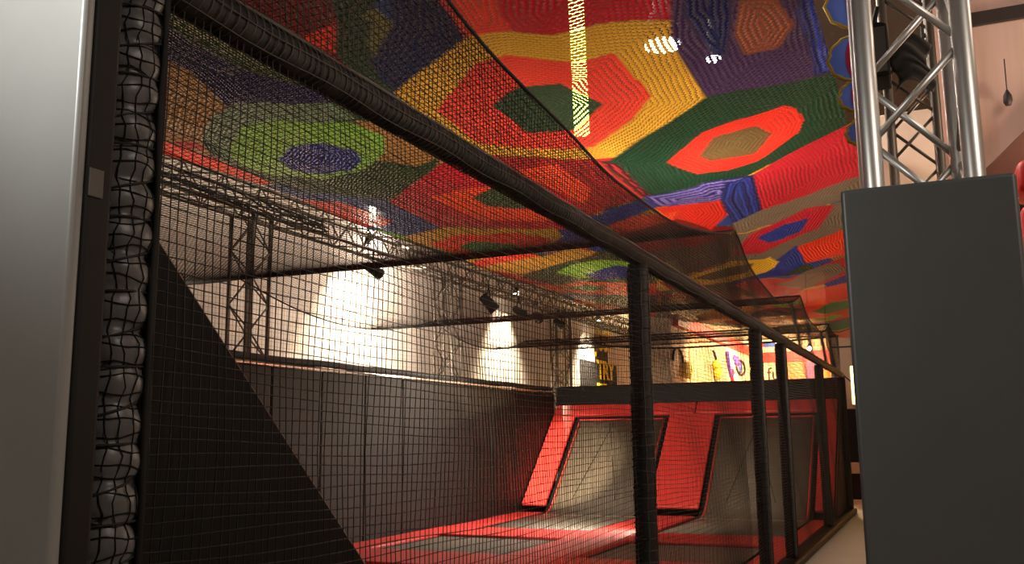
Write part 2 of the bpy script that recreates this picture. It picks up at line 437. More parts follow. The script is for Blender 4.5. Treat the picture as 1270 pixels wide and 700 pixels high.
def netted_post(label, y, r, z0, z1, detail):
    t = thing('netted_post', label, 'fence post', (XF, y, z0), 0, 'padded posts of the net fence')
    rnd = random.Random(int(y * 100))
    h = z1 - z0
    zs = list(np.arange(0, h + 1e-6, 0.012 if detail > 1 else 0.05))
    seg = 0.082
    ph = [rnd.uniform(-0.12, 0.12) for _ in range(80)]
    # foam sleeve, pinched where the lashings bite
    def rad(z, w):
        k = z / seg
        u = k + 0.09 * math.sin(w + ph[int(k) % 80] * 10)
        base = r - (0.018 if detail > 1 else 0.004)
        return base + (0.020 if detail > 1 else 0.004) * abs(math.sin(PI * u)) ** 0.5
    n = 28 if detail > 1 else 12
    vs = []; fs = []
    for z in zs:
        for k in range(n):
            w = 2 * PI * k / n
            q = rad(z, w) * (1 + (0.02 * math.sin(5 * w + z * 23) if detail > 1 else 0))
            vs.append((q * math.cos(w), q * math.sin(w), z))
    for i in range(len(zs) - 1):
        for k in range(n):
            fs.append((i * n + k, i * n + (k + 1) % n, (i + 1) * n + (k + 1) % n, (i + 1) * n + k))
    fs.append(tuple(range(n - 1, -1, -1))); fs.append(tuple((len(zs) - 1) * n + k for k in range(n)))
    MB().add(vs, fs, True).build('foam_sleeve', M['foam'] if detail > 1 else M['foam_dark'], t)
    # the net gathered round it
    mb = MB()
    nr = int(h / (0.031 if detail > 1 else 0.075))
    for i in range(nr):
        z = (i + 0.5) * h / nr
        tilt = rnd.uniform(-0.012, 0.012); pha = rnd.uniform(0, 6)
        pts = []
        m = 18 if detail > 1 else 9
        for k in range(m):
            w = 2 * PI * k / m
            zz = min(h, max(0, z + tilt * math.cos(w + pha) + (0.004 * math.sin(4 * w + i * 2.1) if detail > 1 else 0)))
            q = rad(zz, w) + 0.002
            pts.append((q * math.cos(w), q * math.sin(w), zz))
        mb.tube(pts, 0.0017 if detail > 1 else 0.0035, 4, closed=True)
    nv = 15 if detail > 1 else 6
    for k in range(nv):
        w0 = 2 * PI * k / nv
        pts = []
        for z in zs[::2]:
            w = w0 + 0.07 * math.sin(z * 37 + k) + 0.05 * math.sin(z * 91 + 2 * k)
            q = rad(z, w) + 0.002
            pts.append((q * math.cos(w), q * math.sin(w), z))
        mb.tube(pts, 0.0017 if detail > 1 else 0.003, 4)
    mb.build('net_wrap', M['net'] if detail != 1 else M['net_light'], t)
    # lashing cord
    if detail > 0:
        mb = MB()
        pts = []
        turns = h / seg
        steps = int(turns * (20 if detail > 1 else 10))
        for i in range(steps + 1):
            a = i / steps
            z = a * h; w = 2 * PI * a * turns
            q = rad(z, w) + (0.004 if detail > 1 else 0.003)
            pts.append((q * math.cos(w), q * math.sin(w), min(h, max(0, z + 0.02 * math.sin(w * 0.5)))))
        mb.tube(pts, 0.003 if detail > 1 else 0.004, 5)
        mb.build('lashing_cord', M['rope'], t)
    if detail > 1:
        mb = MB()
        for k in range(9):
            w = 0.50 + 0.12 * k
            mb.tube([((r + 0.004) * math.cos(w + 0.05 * math.sin(z * 11 + k)), (r + 0.004 + 0.004 * math.sin(z * 17 + k)) * math.sin(w + 0.05 * math.sin(z * 11 + k)), z) for z in np.arange(0, h, 0.05)], 0.0085, 5)
        mb.build('gathered_net', M['net'], t)
    return t
netted_post('near thick netted post with bulging foam beside the pale grey pad', YN, 0.070, 0.10, 2.86, 2)
netted_post('netted post in the middle of the photo, in front of the wide red slope pad', 5.58, 0.066, 0.10, 2.55, 1)
netted_post('left one of the two thin posts in front of the right wall trampoline', 9.69, 0.066, 0.10, 2.55, 0)
netted_post('right one of the two thin posts in front of the right wall trampoline', 11.40, 0.066, 0.10, 2.55, 0)
netted_post('far fence post in front of the right edge of the right wall trampoline', 15.3, 0.066, 0.10, 2.55, 0)
netted_post('last fence post at the far right corner of the court', 19.05, 0.066, 0.10, 2.55, 0)

# rail
t = thing('netted_rail', 'long black padded top rail of the net fence running away diagonally', 'padded rail', (XF, 10, 2.60))
ys = np.arange(1.58, 19.15, 0.10)
MB().tube([(0, y - 10, 0.004 * math.sin(y * 2.3)) for y in ys], [0.052 + 0.003 * math.sin(y * 31) for y in ys], 16).build('foam_sleeve', M['foam_dark'], t)
mb = MB()
y = 1.6
while y < 12:
    pts = [(0.056 * math.cos(w), y - 10 + 0.008 * math.sin(w + y * 7), 0.056 * math.sin(w)) for w in np.linspace(0, 2 * PI, 14, endpoint=False)]
    mb.tube(pts, 0.0022, 4, closed=True)
    y += 0.031
for k in range(7):
    w0 = 2 * PI * k / 7
    mb.tube([(0.056 * math.cos(w0 + 0.1 * math.sin(y * 9)), y - 10, 0.056 * math.sin(w0 + 0.1 * math.sin(y * 9))) for y in np.arange(1.6, 19, 0.09)], 0.0022, 4)
mb.build('net_wrap', M['net_light'], t)
mb = MB()
mb.tube([(0.012 + 0.004 * math.sin(y * 13), y - 10, 0.058) for y in np.arange(1.6, 19, 0.12)], 0.008, 6)
mb.build('lashing_cord', M['net_light'], t)  # pale top cord holds the rail's highlight in its colour
# the hanging fence net: rail height and below, then on up to its scalloped top edge
def net_off(y, z):
    s = math.sin(PI * ((y - YN) / 4.08))
    return 0.012 * math.sin(y * 1.7 + z * 2.0) + 0.010 * math.sin(z * 5 + y * 4)
MESH = 0.031
t = thing('fence_net', 'black square mesh net hanging along the whole fence in front of the court', 'net', (XF, 10, 0))
mb = MB()
z = 0.14
while z < 3.38:
    run = []
    for y in np.arange(1.56, 19.0, 0.12):
        lim = hang_z(y)
        zz = z - (0.035 * abs(math.sin(PI * (y - YN) / 4.08)) if z < 2.5 else 0) + 0.004 * math.sin(y * 6 + z * 40)
        if z <= lim and not (z > 2.52 and z < 2.66):
            run.append((net_off(y, z), y - 10, zz))
        else:
            if len(run) > 1: mb.tube(run, 0.0019, 3, cap=False)
            run = []
    if len(run) > 1: mb.tube(run, 0.0019, 3, cap=False)
    z += MESH if z < 2.64 else 0.022
y = 1.60
while y < 18.95:
    lim = hang_z(y)
    for za, zb in ((0.10, 2.55), (2.65, lim)):
        n = max(2, int((zb - za) / 0.25))
        pts = [(net_off(y, za + (zb - za) * i / n), y - 10 + 0.005 * math.sin(i * 1.9 + y * 50), za + (zb - za) * i / n) for i in range(n + 1)]
        mb.tube(pts, (0.0019 if y < 9 else 0.0013) if zb < 2.56 else 0.0024, 3, cap=False)
    y += MESH if y < 9 else 0.05
mb.build('netting', M['net_fence'], t)
MB().tube([(net_off(y, 3.2), y - 10, hang_z(y)) for y in np.arange(2.2, 19.0, 0.15)], 0.009, 6).build('top_rope', M['rope'], t)

# overhead safety net
t = thing('overhead_net', 'fine black safety net slung in sagging bays over the court', 'net', (-4.6, 10, 0))
mb = MB()
x = XL + 0.02
while x < XF - 0.01:
    mb.tube([(x + 4.6, y - 10, hang_z(y)) for y in np.arange(2.2, 19.3, 0.16)], 0.0020, 3, cap=False)
    x += 0.045
for y in np.arange(2.2, 19.2, 0.040):
    mb.tube([(XL + 4.6, y - 10, hang_z(y)), (XF + 4.6, y - 10, hang_z(y))], 0.0018, 3, cap=False)
mb.build('netting', M['net'], t)
for y in HANG[1:4]:
    MB().tube([(x + 4.6, y - 10, 3.41 - 0.02 * math.sin(PI * (x - XL) / (XF - XL))) for x in np.linspace(XL, XF, 12)], 0.014, 6).build('cross_rope', M['rope'], t)
MB().tube([(XL + 4.6, y - 10, hang_z(y)) for y in np.arange(2.2, 19.3, 0.2)], 0.01, 6).build('side_rope', M['rope'], t)

# left side net above the padded rail and back net above the header board
t = thing('side_net', 'black square mesh net above the foam rail of the left court wall', 'net', (XL - 0.02, 12, 2.5))
mb = MB()
for z in np.arange(0.03, 0.9, 0.06):
    mb.tube([(0, y - 12, z + 0.01 * math.sin(y * 3)) for y in np.arange(6.5, 19, 0.4)], 0.0015, 3, cap=False)
for y in np.arange(6.5, 19.0, 0.06):
    mb.tube([(0, y - 12, 0.0), (0, y - 12, hang_z(y) - 2.5)], 0.0015, 3, cap=False)
mb.build('netting', M['net'], t)
t = thing('back_net', 'black net with a sagging top rope above the far header board', 'net', (-4.6, YB, 2.56))
mb = MB()
def bz(x): return 0.72 + 0.35 * ((x) / 3.0) ** 2 if x < 0 else 0.72 + 0.08 * (x / 3.0) ** 2
for x in np.arange(-2.9, 2.95, 0.06):
    mb.tube([(x, 0.05, 0.0), (x, 0.05, bz(x))], 0.0018, 3, cap=False)
for z in np.arange(0.04, 0.7, 0.06):
    mb.tube([(-2.9, 0.05, z), (2.95, 0.05, z)], 0.0018, 3, cap=False)
mb.build('netting', M['net'], t)
MB().tube([(x, 0.05, bz(x)) for x in np.linspace(-2.9, 2.95, 20)], 0.022, 6).build('top_rope', M['rope'], t)

# ------------------------------------------------------------------ crochet canopy
PATCHES = [
  ('maroon', [(-2.94,2.92),(-2.25,3.05),(-2.71,3.87),(-3.05,4.32),(-3.14,4.01),(-3.12,3.59),(-3.14,3.26)]),
  ('orange', [(-3.09,4.04),(-2.7,3.83),(-3.03,4.29)]),
  ('green', [(-2.28,3.04),(-1.95,3.12),(-2.29,3.59),(-2.53,3.83),(-2.62,4.12),(-2.84,4.42),(-2.96,4.76),(-3.05,5.01),(-3.13,4.64),(-3.03,4.29),(-2.7,3.85)]),
  ('navy', [(-1.96,3.11),(-1.69,3.19),(-2.11,4.16),(-3.02,4.94),(-3.0,4.76),(-2.89,4.43),(-2.41,3.91)]),
  ('olive', [(-2.53,3.8),(-2.38,3.69),(-2.4,3.91),(-2.55,4.07),(-2.82,4.38),(-2.74,4.17),(-2.52,3.89)]),
  ('brick', [(-1.71,3.18),(-1.48,3.38),(-1.79,4.13),(-1.9,4.13),(-2.11,4.15),(-2.0,3.65)]),
  ('crimson', [(-1.57,3.28),(-0.97,3.89),(-1.12,4.56),(-1.43,4.28),(-1.82,4.16),(-1.8,3.91)]),
  ('gold', [(-3.06,4.98),(-2.11,4.14),(-1.87,4.11),(-1.43,4.28),(-1.11,4.54),(-1.17,5.62),(-1.33,5.73),(-1.94,6.32),(-2.46,6.34),(-3.02,6.23),(-3.18,5.76)]),
  ('brick', [(-2.92,5.3),(-2.23,4.51),(-2.0,4.44),(-1.46,4.66),(-1.45,5.33),(-1.59,5.5),(-2.07,6.04),(-2.57,6.12),(-2.94,5.95)]),
  ('dgreen', [(-2.46,5.21),(-2.17,4.93),(-1.86,4.87),(-1.73,5.25),(-2.07,5.67),(-2.44,5.76)]),
  ('plum', [(-0.94,3.91),(-0.15,4.66),(-0.26,6.04),(-0.64,5.86),(-1.17,5.63),(-1.17,4.76)]),
  ('navy', [(-0.92,3.93),(-0.72,4.13),(-0.86,4.84),(-0.97,5.24),(-1.02,5.02),(-1.04,4.57)]),
  ('blue', [(-0.46,4.37),(-0.15,4.66),(-0.25,6.06),(-0.54,5.88),(-0.52,5.27),(-0.52,4.96)]),
  ('rust', [(-0.77,4.63),(-0.6,4.79),(-0.56,5.12),(-0.68,5.33),(-0.86,5.28),(-0.86,4.95)]),
  ('dgreen2', [(-2.07,6.4),(-1.65,5.87),(-1.17,5.62),(-0.64,5.86),(-0.24,6.05),(-0.27,6.9),(-1.23,7.44),(-2.14,7.65),(-2.05,6.53)]),
  ('red', [(-1.65,6.43),(-1.32,6.14),(-0.77,6.16),(-0.72,6.28),(-0.69,6.55),(-0.77,6.81),(-1.1,7.12),(-1.36,7.12),(-1.54,6.98)]),
  ('brown', [(-1.44,6.56),(-1.28,6.31),(-0.99,6.34),(-0.92,6.6),(-1.1,6.92),(-1.4,6.77)]),
  ('crimson', [(-1.23,7.48),(-0.27,6.87),(-0.35,8.71),(-0.89,8.82),(-1.38,8.88)]),
  ('stripe', [(-2.13,6.37),(-2.03,6.51),(-2.1,7.57),(-2.21,7.78),(-2.16,7.19)]),
  ('violet', [(-2.18,7.66),(-1.58,7.25),(-1.21,7.48),(-1.38,8.93),(-1.65,9.0),(-1.58,8.06),(-2.2,8.19)]),
  ('blue', [(-1.6,8.03),(-1.44,7.49),(-1.21,7.48),(-1.38,8.93),(-1.67,9.07)]),
  ('red', [(-2.24,8.24),(-1.58,7.94),(-1.64,8.58),(-1.97,9.33),(-2.25,9.29)]),
  ('greybrown', [(-1.67,8.96),(-1.38,8.85),(-0.35,8.71),(-0.39,9.34),(-1.74,9.46)]),
  ('greybrown', [(-1.8,9.5),(-0.39,9.36),(-0.46,10.49),(-1.31,10.59),(-2.14,11.65),(-2.14,10.7)]),
  ('crimson', [(-2.02,10.58),(-1.62,9.57),(-1.01,9.24),(-0.76,9.46),(-1.0,10.11),(-1.48,10.27)]),
  ('dblue', [(-1.58,9.76),(-1.27,9.55),(-1.03,9.63),(-1.17,10.02),(-1.49,10.06)]),
  ('orange', [(-1.33,10.62),(-0.44,10.27),(-0.56,12.2),(-1.31,11.62)]),
  ('dblue', [(-2.37,12.04),(-1.28,10.52),(-1.31,11.62),(-2.31,13.16),(-2.65,13.47)]),
  ('yellow', [(-3.45,13.73),(-2.1,10.95),(-1.59,10.63),(-1.55,11.05),(-1.82,11.8),(-2.56,13.27),(-3.33,14.07)]),
  ('brown', [(-3.06,13.23),(-2.19,11.43),(-1.82,10.95),(-2.08,11.9),(-2.77,13.23)]),
  ('crimson', [(-2.65,13.75),(-2.2,12.85),(-0.54,11.87),(-0.66,13.93),(-1.57,13.7),(-2.29,14.69)]),
  ('greybrown', [(-1.94,13.25),(-1.39,12.29),(-1.01,12.41),(-0.97,13.2),(-1.51,13.73)]),
  ('dblue', [(-1.34,13.69),(-0.62,13.38),(-0.68,14.3),(-1.28,14.17)]),
  ('orange', [(-2.34,14.87),(-1.58,13.81),(-0.68,14.35),(-0.72,14.93),(-2.31,15.61)]),
  ('lgreen', [(-2.31,15.19),(-1.85,14.54),(-1.71,14.81),(-2.17,15.52)]),
  ('crimson', [(-2.51,16.08),(-0.71,14.81),(-0.76,15.52),(-2.1,16.41)]),
  ('orange', [(-2.46,18.01),(-1.75,15.14),(-0.74,15.2),(-0.89,17.9),(-2.1,18.03)]),
  ('green2', [(-1.76,15.81),(-1.4,15.27),(-0.77,15.71),(-0.84,17.0),(-1.65,16.51)]),
  ('green2', [(-2.81,18.85),(-0.89,17.9),(-0.97,19.12),(-2.54,19.11)]),
  ('lgreen', [(-2.33,18.16),(-1.57,17.01),(-1.42,17.62),(-1.97,18.18)]),
  ('orange', [(-3.57,20.54),(-0.97,19.12),(-1.04,20.42),(-4.71,23.59)]),
  ('dred', [(-3.05,6.27),(-2.47,6.36),(-2.14,6.4),(-2.2,7.74),(-3.11,8.87),(-2.91,7.67),(-3.01,6.83)]),
  ('orange2', [(-2.97,6.74),(-2.54,6.52),(-2.51,7.29),(-2.95,8.3),(-2.99,7.69)]),
  ('dblue', [(-3.22,9.14),(-2.2,7.78),(-2.2,8.19),(-2.53,8.66),(-3.27,9.6)]),
  ('orange2', [(-3.28,9.68),(-2.55,8.7),(-2.04,8.42),(-2.35,9.16),(-3.03,9.99)]),
  ('darkb', [(-3.19,10.2),(-2.33,9.16),(-1.8,9.46),(-2.04,10.68),(-3.34,13.31),(-3.26,11.45)]),
  ('maroon', [(-2.97,9.67),(-2.18,8.83),(-1.84,9.46),(-2.23,10.07),(-3.01,10.57)]),
  ('olive', [(-3.42,11.99),(-2.73,10.99),(-3.05,12.7),(-3.79,13.91)]),
  ('green', [(-3.98,14.85),(-3.49,14.22),(-2.59,13.44),(-2.29,14.69),(-2.55,16.12),(-3.93,18.21),(-4.79,17.83)]),
  ('maroon', [(-4.24,15.39),(-3.19,14.01),(-3.09,14.5),(-4.02,16.05)]),
  ('grey', [(-5.26,19.25),(-3.7,16.51),(-3.57,18.35),(-4.7,21.71),(-6.64,23.84)]),
  ('gold', [(-4.33,18.71),(-3.42,16.9),(-2.68,15.53),(-2.55,16.12),(-3.3,18.57),(-4.21,19.5)]),
  ('green', [(-7.0,24.33),(-4.55,20.26),(-2.81,18.85),(-4.64,23.23),(-9.06,31.44)]),
  ('maroon', [(-5.83,23.0),(-4.45,20.58),(-4.61,22.19),(-5.73,23.6)]),
  ('green', [(-3.67,3.2),(-3.5,3.49),(-3.65,4.44),(-3.55,5.17),(-3.99,4.61),(-4.0,4.18),(-4.08,3.63)]),
  ('navy', [(-4.07,3.51),(-3.84,3.75),(-3.93,4.11),(-3.93,4.54),(-3.52,5.08),(-3.62,5.25),(-4.71,5.28),(-4.44,4.59),(-4.45,4.35),(-4.5,3.89)]),
  ('tan', [(-4.63,3.89),(-4.4,4.32),(-4.4,4.56),(-4.71,5.28),(-5.12,5.6),(-5.94,6.36),(-6.59,6.5),(-6.73,5.7)]),
  ('orange', [(-5.37,4.67),(-4.9,4.88),(-5.25,5.24),(-5.82,5.73),(-6.49,5.67)]),
  ('orange', [(-6.55,5.39),(-6.46,6.35),(-6.46,7.04),(-6.93,8.63),(-7.4,8.77),(-7.18,7.09),(-7.3,6.01)]),
  ('green', [(-5.94,6.36),(-5.14,5.6),(-4.58,5.23),(-3.62,5.17),(-3.51,5.52),(-3.49,6.39),(-3.69,6.7),(-5.51,8.95),(-6.45,8.94),(-6.93,8.63),(-6.35,6.94)]),
  ('speck', [(-5.72,6.13),(-5.14,5.6),(-4.58,5.23),(-3.69,5.18),(-3.7,5.5),(-4.73,5.78),(-5.48,6.37),(-6.24,7.15)]),
  ('tan', [(-3.73,5.54),(-3.46,5.56),(-3.53,6.42),(-3.91,6.74),(-4.21,6.63)]),
  ('ygreen', [(-5.89,6.67),(-5.01,5.81),(-4.6,5.62),(-3.83,5.58),(-3.68,5.86),(-3.96,6.34),(-4.7,7.1),(-5.64,7.81),(-6.3,7.85),(-6.37,7.42)]),
  ('dblue', [(-5.47,6.86),(-4.9,6.31),(-4.43,6.12),(-4.23,6.29),(-4.37,6.61),(-4.83,7.14),(-5.4,7.47),(-5.74,7.43)]),
  ('blue2', [(-7.35,8.83),(-6.88,8.65),(-6.41,8.88),(-5.51,8.95),(-5.56,10.19),(-6.67,11.3),(-7.54,11.47),(-7.85,10.8),(-7.56,9.51)]),
  ('orange', [(-7.51,9.53),(-6.51,9.36),(-6.22,10.16),(-6.81,10.79),(-7.69,11.16),(-7.71,10.17)]),
  ('lgreen', [(-7.27,11.1),(-6.89,11.31),(-7.27,13.19),(-7.64,13.58),(-7.76,12.48)]),
  ('crimson', [(-5.62,9.07),(-3.69,6.7),(-3.33,6.37),(-3.01,6.83),(-2.91,7.67),(-3.09,8.95),(-3.28,9.68),(-3.79,9.72),(-4.61,9.95),(-5.55,10.18)]),
  ('orange2', [(-4.77,8.52),(-4.1,7.85),(-3.21,7.28),(-3.05,8.03),(-3.17,8.81),(-3.61,9.25),(-4.64,9.58)]),
  ('dgreen', [(-4.14,8.29),(-3.56,7.55),(-3.1,7.55),(-3.16,8.15),(-3.75,8.7),(-4.2,8.77)]),
  ('gold', [(-6.88,11.51),(-5.57,10.24),(-3.78,9.68),(-3.71,9.88),(-4.85,11.5),(-6.65,13.71),(-7.46,13.54)]),
  ('orange', [(-6.98,12.46),(-5.68,10.75),(-4.47,10.1),(-4.05,10.24),(-5.04,11.8),(-6.55,13.51),(-7.11,13.45)]),
  ('green2', [(-6.35,12.19),(-5.46,11.01),(-4.85,10.97),(-5.02,11.62),(-6.45,13.3)]),
  ('dblue', [(-3.79,9.72),(-3.27,9.64),(-3.18,10.32),(-3.71,10.85),(-3.87,10.18)]),
  ('orange', [(-7.37,14.54),(-5.13,11.88),(-4.9,12.05),(-6.1,13.78),(-7.21,15.02)]),
  ('gold', [(-7.4,14.92),(-5.63,13.03),(-3.97,10.71),(-3.71,10.85),(-4.97,13.04),(-6.38,14.76),(-7.21,15.37)]),
  ('crimson', [(-7.46,15.05),(-6.6,14.91),(-6.39,15.9),(-7.85,17.73),(-7.82,16.11)]),
  ('green', [(-6.7,15.32),(-4.88,12.8),(-3.64,10.82),(-3.26,11.45),(-3.83,14.07),(-5.0,14.6),(-6.39,15.9)]),
  ('lgreen', [(-5.52,14.1),(-4.0,11.69),(-3.42,11.63),(-4.16,13.28),(-5.23,14.47)]),
  ('dblue', [(-5.02,14.07),(-3.95,12.42),(-3.57,12.5),(-3.82,13.37),(-4.77,14.33)]),
  ('orange2', [(-7.71,17.82),(-5.33,14.74),(-3.83,14.07),(-4.24,15.39),(-6.03,17.59),(-7.11,18.13)]),
  ('green2', [(-6.58,16.8),(-5.29,15.02),(-4.93,15.0),(-6.01,16.83)]),
  ('dblue', [(-7.49,18.64),(-5.97,17.65),(-4.28,15.53),(-4.89,17.92),(-6.13,18.92)]),
  ('green', [(-6.6,18.7),(-4.67,15.8),(-4.53,16.6),(-5.26,19.25),(-6.19,19.66)]),
  ('orange2', [(-7.57,19.31),(-6.23,19.21),(-5.26,19.25),(-6.01,21.61),(-7.85,22.85)]),
  ('maroon', [(-7.98,23.24),(-5.79,21.17),(-6.72,24.12),(-7.89,25.79)]),
]

PAL = {'maroon': (124, 28, 24), 'orange': (240, 54, 20), 'orange2': (232, 74, 38), 'green': (40, 62, 34), 'navy': (26, 32, 72),
       'olive': (112, 104, 48), 'brick': (222, 62, 44), 'crimson': (186, 30, 42), 'gold': (206, 150, 44), 'dgreen': (46, 66, 42),
       'plum': (62, 40, 72), 'blue': (44, 58, 132), 'rust': (140, 72, 48), 'dgreen2': (20, 52, 32), 'red': (228, 44, 30),
       'brown': (96, 74, 40), 'stripe': (214, 50, 50), 'violet': (120, 104, 168), 'greybrown': (118, 98, 78), 'dblue': (34, 52, 128),
       'yellow': (232, 176, 40), 'lgreen': (132, 190, 56), 'green2': (30, 112, 52), 'dred': (168, 40, 36), 'darkb': (82, 58, 42),
       'grey': (110, 100, 86), 'tan': (156, 108, 56), 'speck': (104, 124, 92), 'ygreen': (126, 172, 58), 'blue2': (40, 66, 122)}
CX0, CX1 = -7.2, -0.42
xs = np.arange(CX0, CX1 + 1e-6, 0.017)
ysn = np.concatenate([np.arange(1.9, 8.0, 0.017), np.arange(8.0, 21.0, 0.03)])
GX, GY = np.meshgrid(xs, ysn)
px, py = GX.ravel(), GY.ravel()
colr = np.zeros((px.size, 4)); colr[:, 3] = 1
rown = np.zeros(px.size); alon = np.zeros(px.size)
# default: a honeycomb of ringed hexagons
hexp = ['gold', 'green', 'crimson', 'blue2', 'tan', 'maroon']
hs = 1.6
hq = np.round(px / hs); hr = np.round((py + 0.5 * hs * (hq % 2)) / hs)
hx, hy = hq * hs, hr * hs - 0.5 * hs * (hq % 2)
dd = np.maximum(np.abs(px - hx), np.abs(py - hy))
rown[:] = dd; alon[:] = np.arctan2(py - hy, px - hx) * 0.5
base = [np.array(lin(PAL[n])) for n in hexp]
idx = ((hq * 3 + hr * 5).astype(int) + (dd > 0.3).astype(int) * 2 + (dd > 0.55).astype(int)) % len(base)
colr[:, :3] = np.array(base)[idx]
for name, poly in PATCHES:
    P = np.array(poly, float)
    m = (px >= P[:, 0].min() - .02) & (px <= P[:, 0].max() + .02) & (py >= P[:, 1].min() - .02) & (py <= P[:, 1].max() + .02)
    ii = np.nonzero(m)[0]
    if ii.size == 0: continue
    x, y = px[ii], py[ii]
    ins = np.zeros(ii.size, bool); dist = np.full(ii.size, 1e9); al = np.zeros(ii.size); acc = 0.0
    n = len(P)
    for k in range(n):
        ax, ay = P[k]; bx, by = P[(k + 1) % n]
        if ay != by:
            c = ((ay > y) != (by > y)) & (x < (bx - ax) * (y - ay) / (by - ay) + ax)
            ins ^= c
        L2 = (bx - ax) ** 2 + (by - ay) ** 2; L = math.sqrt(L2) + 1e-9
        tt = np.clip(((x - ax) * (bx - ax) + (y - ay) * (by - ay)) / (L2 + 1e-9), 0, 1)
        d = np.hypot(x - ax - tt * (bx - ax), y - ay - tt * (by - ay))
        up = d < dist
        dist[up] = d[up]; al[up] = acc + tt[up] * L
        acc += L
    jj = ii[ins]
    colr[jj, :3] = lin(PAL[name]); rown[jj] = dist[ins]; alon[jj] = al[ins]
    two = {'stripe': (70, 22, 26), 'violet': (40, 34, 84), 'blue': (28, 34, 84)}.get(name)
    if two:
        s = np.sin(rown[jj] * 2 * PI / 0.08) > 0.1
        colr[jj[s], :3] = lin(two)
zv = np.array([zc(a, b) for a, b in zip(px, py)])
zv += 0.006 * np.sin(px * 9 + py * 3)
ztop = np.array([hang_z(b) for b in ysn]).repeat(xs.size)
nx_, ny_ = xs.size, ysn.size
verts = np.stack([px, py, zv], 1)
ii = np.arange(nx_ * ny_).reshape(ny_, nx_)
quads = np.stack([ii[:-1, :-1], ii[:-1, 1:], ii[1:, 1:], ii[1:, :-1]], -1).reshape(-1, 4)
me = bpy.data.meshes.new('crochet_canopy')
me.vertices.add(len(verts)); me.vertices.foreach_set('co', verts.ravel())
me.loops.add(quads.size); me.loops.foreach_set('vertex_index', quads.ravel())
me.polygons.add(len(quads)); me.polygons.foreach_set('loop_start', np.arange(0, quads.size, 4))
me.polygons.foreach_set('use_smooth', np.ones(len(quads), bool))
me.update(calc_edges=True)
a = me.attributes.new('yarn', 'FLOAT_COLOR', 'POINT'); a.data.foreach_set('color', colr.astype(np.float32).ravel())
a = me.attributes.new('row', 'FLOAT', 'POINT'); a.data.foreach_set('value', rown.astype(np.float32))
a = me.attributes.new('along', 'FLOAT', 'POINT'); a.data.foreach_set('value', alon.astype(np.float32))

m, nt, p, N, L = nodes('crochet_yarn')
def attr(n):
    a = N.new('ShaderNodeAttribute'); a.attribute_name = n; return a
def math_(op, a, b=None):
    q = N.new('ShaderNodeMath'); q.operation = op
    for i, v in enumerate((a, b)):
        if v is None: continue
        if isinstance(v, (int, float)): q.inputs[i].default_value = v
        else: L.new(v, q.inputs[i])
    return q.outputs[0]
yarn, row, along = attr('yarn'), attr('row'), attr('along')
tc = N.new('ShaderNodeTexCoord')
nz = N.new('ShaderNodeTexNoise'); nz.inputs['Scale'].default_value = 5.0; nz.inputs['Detail'].default_value = 3
L.new(tc.outputs['Object'], nz.inputs['Vector'])
jit = math_('MULTIPLY', nz.outputs['Fac'], 0.05)
rr = math_('ADD', row.outputs['Fac'], jit)
sr = math_('ABSOLUTE', math_('SINE', math_('MULTIPLY', rr, PI / 0.034)))
shift = math_('MULTIPLY', math_('FLOOR', math_('MULTIPLY', rr, 1 / 0.034)), 0.5)
sa = math_('ABSOLUTE', math_('SINE', math_('MULTIPLY', math_('ADD', math_('MULTIPLY', along.outputs['Fac'], 1 / 0.036), shift), PI)))
hole = math_('MULTIPLY', math_('SUBTRACT', 1.0, sr), math_('SUBTRACT', 1.0, sa))
n3 = N.new('ShaderNodeTexNoise'); n3.inputs['Scale'].default_value = 0.9
L.new(tc.outputs['Object'], n3.inputs['Vector'])
thr = math_('SUBTRACT', 0.52, math_('MULTIPLY', n3.outputs['Fac'], 0.52))
alpha = math_('LESS_THAN', hole, thr)
hgt = math_('MULTIPLY', sr, math_('ADD', math_('MULTIPLY', sa, 0.5), 0.5))
bp = N.new('ShaderNodeBump'); bp.inputs['Strength'].default_value = 1.0; bp.inputs['Distance'].default_value = 0.035
L.new(hgt, bp.inputs['Height'])
df = N.new('ShaderNodeBsdfDiffuse'); tl = N.new('ShaderNodeBsdfTranslucent'); gl = N.new('ShaderNodeBsdfGlossy'); tr = N.new('ShaderNodeBsdfTransparent')
gl.inputs['Roughness'].default_value = 0.45
m1, m2, m3 = (N.new('ShaderNodeMixShader') for _ in range(3))
for s in (df, tl): L.new(yarn.outputs['Color'], s.inputs['Color'])
for s in (df, gl): L.new(bp.outputs['Normal'], s.inputs['Normal'])
m1.inputs[0].default_value = 0.35; L.new(df.outputs[0], m1.inputs[1]); L.new(tl.outputs[0], m1.inputs[2])
m2.inputs[0].default_value = 0.05; L.new(m1.outputs[0], m2.inputs[1]); L.new(gl.outputs[0], m2.inputs[2])
L.new(alpha, m3.inputs[0]); L.new(tr.outputs[0], m3.inputs[1]); L.new(m2.outputs[0], m3.inputs[2])
L.new(m3.outputs[0], N['Material Output'].inputs['Surface'])
me.materials.append(m)
t = thing('crochet_canopy', 'huge multicoloured crochet net of ringed hexagons stretched overhead', 'canopy', (0, 0, 0))
o = bpy.data.objects.new('crochet_sheet', me); COL.objects.link(o); o.parent = t
